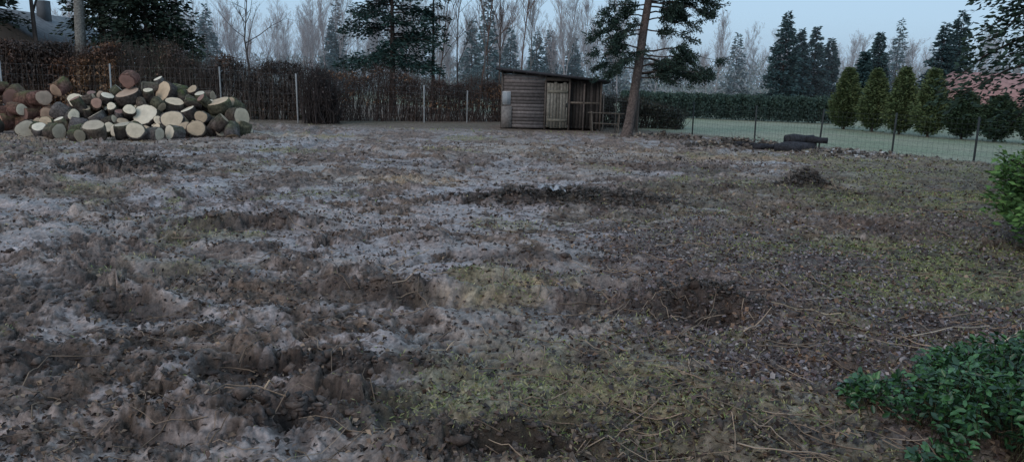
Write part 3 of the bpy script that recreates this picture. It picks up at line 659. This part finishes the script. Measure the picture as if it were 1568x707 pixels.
# ---------------------------------------------------------------- houses
def house(name, cx, cy, lx, ly, zw, zr, rc, wc, ridge='x', hip=0.):
    e = empty(name); A = Acc()
    A.box(cx-lx/2, cx+lx/2, cy-ly/2, cy+ly/2, -.3, zw, wc)
    if ridge == 'y':
        A.add([(cx-lx/2, cy-ly/2, zw), (cx+lx/2, cy-ly/2, zw), (cx, cy-ly/2, zr-.05)], [(0, 1, 2)], wc)
    A.make('walls', [M_wall], parent=e)
    A = Acc(); o = .45
    if ridge == 'x':
        V = [(cx-lx/2-o, cy-ly/2-o, zw-.15), (cx+lx/2+o, cy-ly/2-o, zw-.15), (cx+lx/2+o, cy+ly/2+o, zw-.15), (cx-lx/2-o, cy+ly/2+o, zw-.15), (cx-lx/2+hip, cy, zr), (cx+lx/2-hip, cy, zr)]
        A.add(V, [(0, 1, 5, 4), (2, 3, 4, 5)], rc); A.add(V, [(3, 0, 4), (1, 2, 5)], rc*.9)
    else:
        V = [(cx-lx/2-o, cy-ly/2-o, zw-.2), (cx-lx/2-o, cy+ly/2+o, zw-.2), (cx, cy+ly/2+o, zr), (cx, cy-ly/2-o, zr), (cx+lx/2+o, cy-ly/2-o, zw-.2), (cx+lx/2+o, cy+ly/2+o, zw-.2)]
        A.add(V, [(0, 3, 2, 1), (3, 4, 5, 2)], rc)
    r = A.make('roof', [M_roof], parent=e); md = r.modifiers.new('s', 'SOLIDIFY'); md.thickness = .15
    A = Acc(); A.box(cx+.3, cx+.8, cy-.3, cy+.3, zr-.8, zr+.7, rc*.7); A.make('chimney', [M_wall], parent=e)
    A = Acc()
    for k in range(3):
        xx = cx-lx/2+lx*(k+.5)/3; A.box(xx-.6, xx+.6, cy-ly/2-.03, cy-ly/2-.004, .5, min(1.9, zw-.3), C(.03, .035, .045))
    A.make('windows', [M_plain], parent=e)
house('tiled_roof_house', 36.6, 54, 14, 8, 1.3, 3.3, C(.34, .195, .18), C(.6, .58, .55), 'x', .7)
house('grey_roof_house', -28.3, 46, 6.5, 8, 3.1, 5.1, C(.14, .15, .16), C(.12, .11, .10), 'y')

# ---------------------------------------------------------------- debris near the right fence
A = Acc(); g = np.random.default_rng(17)
for k, (x, y, z, a, L, r) in enumerate(((9.0, 24.2, .14, .1, 1.1, .14), (9.2, 24.6, .16, -.15, 1.0, .13), (9.1, 24.4, .37, .25, 1.0, .13), (8.5, 23.7, .12, -.3, .8, .12), (9.6, 24.2, .36, -.5, .6, .10), (8.0, 24.3, .1, .4, .9, .09), (7.6, 24.9, .1, -.2, 1.1, .08))):
    d = np.array([math.cos(a), math.sin(a), 0]); c = np.array([x, y, z])
    V, F = tube([c-d*L/2, c-d*L*.498, c-d*L*.2+np.array([0, 0, .02]), c+d*L*.2, c+d*L*.498, c+d*L/2], [.01, r, r*1.08, r*.95, r, .01], 12, .16, k); A.add(V, F, C(.035, .036, .042)*g.uniform(.7, 1.5))
A.make('dark_log_stack', [M_bark], smooth=False)
def rubble(name, cx, cy, rx, ry, hz, n, s, cols, seed):
    g = np.random.default_rng(seed); x = cx+g.normal(0, rx, n); y = cy+g.normal(0, ry, n)
    z = H(x, y)+hz*g.random(n)*np.exp(-((x-cx)/rx/1.2)**2-((y-cy)/ry/1.2)**2)
    sz = s*g.uniform(.25, 1.1, n)
    V = ICO[None]*sz[:, None, None]*(1+g.normal(0, .33, (n, 12, 1)))*g.uniform(.3, 1.8, (n, 1, 3))*np.array([1, 1, .7])+np.stack([x, y, z], -1)[:, None]
    F = (np.arange(n)[:, None, None]*12+IF[None]).reshape(-1, 3); cc = np.array(cols)[g.integers(0, len(cols), n)]*g.uniform(.6, 1.3, (n, 1))
    A = Acc(); A.add(V.reshape(-1, 3), F, np.repeat(cc, 12, 0))
    P = np.stack([x, y, z], -1); D = rdir(n, g); D[:, 2] = np.abs(D[:, 2])*.5
    V, F = prisms(P, P+D*g.uniform(1, 6, (n, 1))*s, s*.1, s*.05); A.add(V, F, np.repeat(cc, 6, 0)); A.make(name, [M_clod])
bs = [(.09,.075,.065), (.055,.048,.042), (.15,.12,.095), (.3,.25,.2)]
rubble('branch_debris_pile', 7.4, 25.2, 1.1, .6, .35, 420, .07, bs, 1)
rubble('branch_debris_pile', 10.3, 23.0, 1.0, .6, .18, 300, .055, bs+[(.4, .4, .4)], 2)
rubble('root_clump', 5.9, 15.4, .32, .22, .32, 550, .035, bs[:2], 3)
rubble('soil_heap', .9, 12.5, 1.1, .28, .2, 900, .036, bs[:2], 4)
rubble('soil_heap', -7.9, 15.3, .8, .45, .2, 600, .038, bs[:2], 5)
rubble('soil_heap', 1.8, 6.75, .35, .12, .10, 500, .018, bs[:2], 6)
rubble('soil_heap', .1, 3.95, .5, .15, .05, 300, .012, bs[:2], 7)
rubble('branch_debris_pile', 5.6, 28.2, .9, .5, .25, 220, .06, bs, 8)
g = np.random.default_rng(12); A = Acc(); nx_ = 14; uu, vv = np.meshgrid(np.linspace(0, 1, nx_), np.linspace(0, 1, nx_))
px_ = .45+.36*uu+.05*np.sin(vv*7); py_ = 12.2+.18*vv+.05*np.sin(uu*9); pz_ = H(px_, py_)+.2+.07*fbm(uu*5, vv*5, 2, 3)
ii = np.arange(nx_*nx_).reshape(nx_, nx_); F = np.stack([ii[:-1, :-1], ii[:-1, 1:], ii[1:, 1:], ii[1:, :-1]], -1).reshape(-1, 4)
F = F[g.random(len(F)) < .8]; A.add(np.stack([px_, py_, pz_], -1).reshape(-1, 3), F, C(.33, .34, .36)); A.make('plastic_scrap', [M_plain], True)

# ---------------------------------------------------------------- evergreen groundcover, lower right
g = np.random.default_rng(63); n = 17000
a = g.random(n)*6.283; rr = np.sqrt(g.random(n))
x = 3.45+1.45*rr*np.cos(a); y = 4.3+1.08*rr*np.sin(a)
ed = fbm(x*2.2, y*2.2, 2, 3); kp = rr < .38+ed*1.0; x = x[kp]; y = y[kp]; rr = rr[kp]; n = len(x)
dome = .38*(1-rr**2)*(.25+1.5*fbm(x*3, y*3, 5, 3))+.04
lay = g.random(n)**.6; z = H(x, y)+dome*lay
A = Acc(); D = rdir(n, g); D[:, 2] = D[:, 2]*.5+.25
Nn = rdir(n, g)*.7+np.array([0, -.15, 1.])
L_ = g.uniform(.035, .075, n); P = np.stack([x, y, z], -1)
D = nrm(D); B = nrm(np.cross(D, Nn)); U = np.cross(B, D); U = U*np.sign(U[:, 2:3])
W = L_*.5
V = np.stack([P, P+D*(L_*.3)[:, None]+B*(W*.45)[:, None]+U*(L_*.08)[:, None], P+D*(L_*.7)[:, None]+B*(W*.36)[:, None]+U*(L_*.05)[:, None], P+D*L_[:, None]-U*(L_*.12)[:, None], P+D*(L_*.7)[:, None]-B*(W*.36)[:, None]+U*(L_*.05)[:, None], P+D*(L_*.3)[:, None]-B*(W*.45)[:, None]+U*(L_*.08)[:, None]], 1).reshape(-1, 3)
b = np.arange(n)[:, None]*6
F = np.concatenate([b+np.array([0, 1, 2, 3]), b+np.array([0, 3, 4, 5])])
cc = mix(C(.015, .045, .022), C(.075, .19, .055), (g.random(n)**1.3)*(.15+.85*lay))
A.add(V, F, np.repeat(cc, 6, 0), 0)
k = n//6; V, F = prisms(P[:k]-np.stack([g.normal(0, .05, k), g.normal(0, .05, k), dome[:k]*.8], -1), P[:k], .003, .002); A.add(V, F, C(.06, .06, .03), 1)
A.make('periwinkle_groundcover', [M_green, M_twig])

# ---------------------------------------------------------------- light, sky, camera
w = bpy.data.worlds.new('World'); sc.world = w; w.use_nodes = True; nt = w.node_tree; N = nt.nodes; L = nt.links
bg = N['Background']; bg.inputs['Strength'].default_value = .14
sky = N.new('ShaderNodeTexSky'); sky.sky_type = 'NISHITA'; sky.sun_disc = False
EL, AZ = math.radians(32), math.radians(215)
sky.sun_elevation = EL; sky.sun_rotation = AZ; sky.dust_density = 3; sky.air_density = 1
mx = N.new('ShaderNodeMix'); mx.data_type = 'RGBA'; mx.inputs[0].default_value = .8
L.new(sky.outputs[0], mx.inputs[6]); mx.inputs[7].default_value = (3.3, 4.8, 6.4, 1)
L.new(mx.outputs[2], bg.inputs['Color'])
sl = bpy.data.lights.new('sun', 'SUN'); sl.energy = .7; sl.angle = math.radians(30); sl.color = (1, .82, .73)
so = bpy.data.objects.new('sun', sl); sc.collection.objects.link(so)
d = Vector((math.sin(AZ)*math.cos(EL), math.cos(AZ)*math.cos(EL), math.sin(EL)))
so.rotation_euler = d.to_track_quat('Z', 'Y').to_euler()
cd = bpy.data.cameras.new('camera'); cam = bpy.data.objects.new('camera', cd); sc.collection.objects.link(cam)
cd.sensor_width = 36; cd.lens = 26.7; cd.clip_end = 3000; cd.clip_start = .05
th = math.radians(11.27); ro = math.radians(1.5)
Fw = Vector((0, math.cos(th), -math.sin(th))); R0_ = Vector((1, 0, 0)); U0 = Vector((0, math.sin(th), math.cos(th)))
R = R0_*math.cos(ro)+U0*math.sin(ro); U = -R0_*math.sin(ro)+U0*math.cos(ro); B = -Fw
cam.matrix_world = Matrix(((R.x, U.x, B.x, 0), (R.y, U.y, B.y, 0), (R.z, U.z, B.z, 2.0), (0, 0, 0, 1)))
sc.camera = cam
sc.view_settings.view_transform = 'Standard'; sc.view_settings.look = 'None'; sc.view_settings.exposure = 0
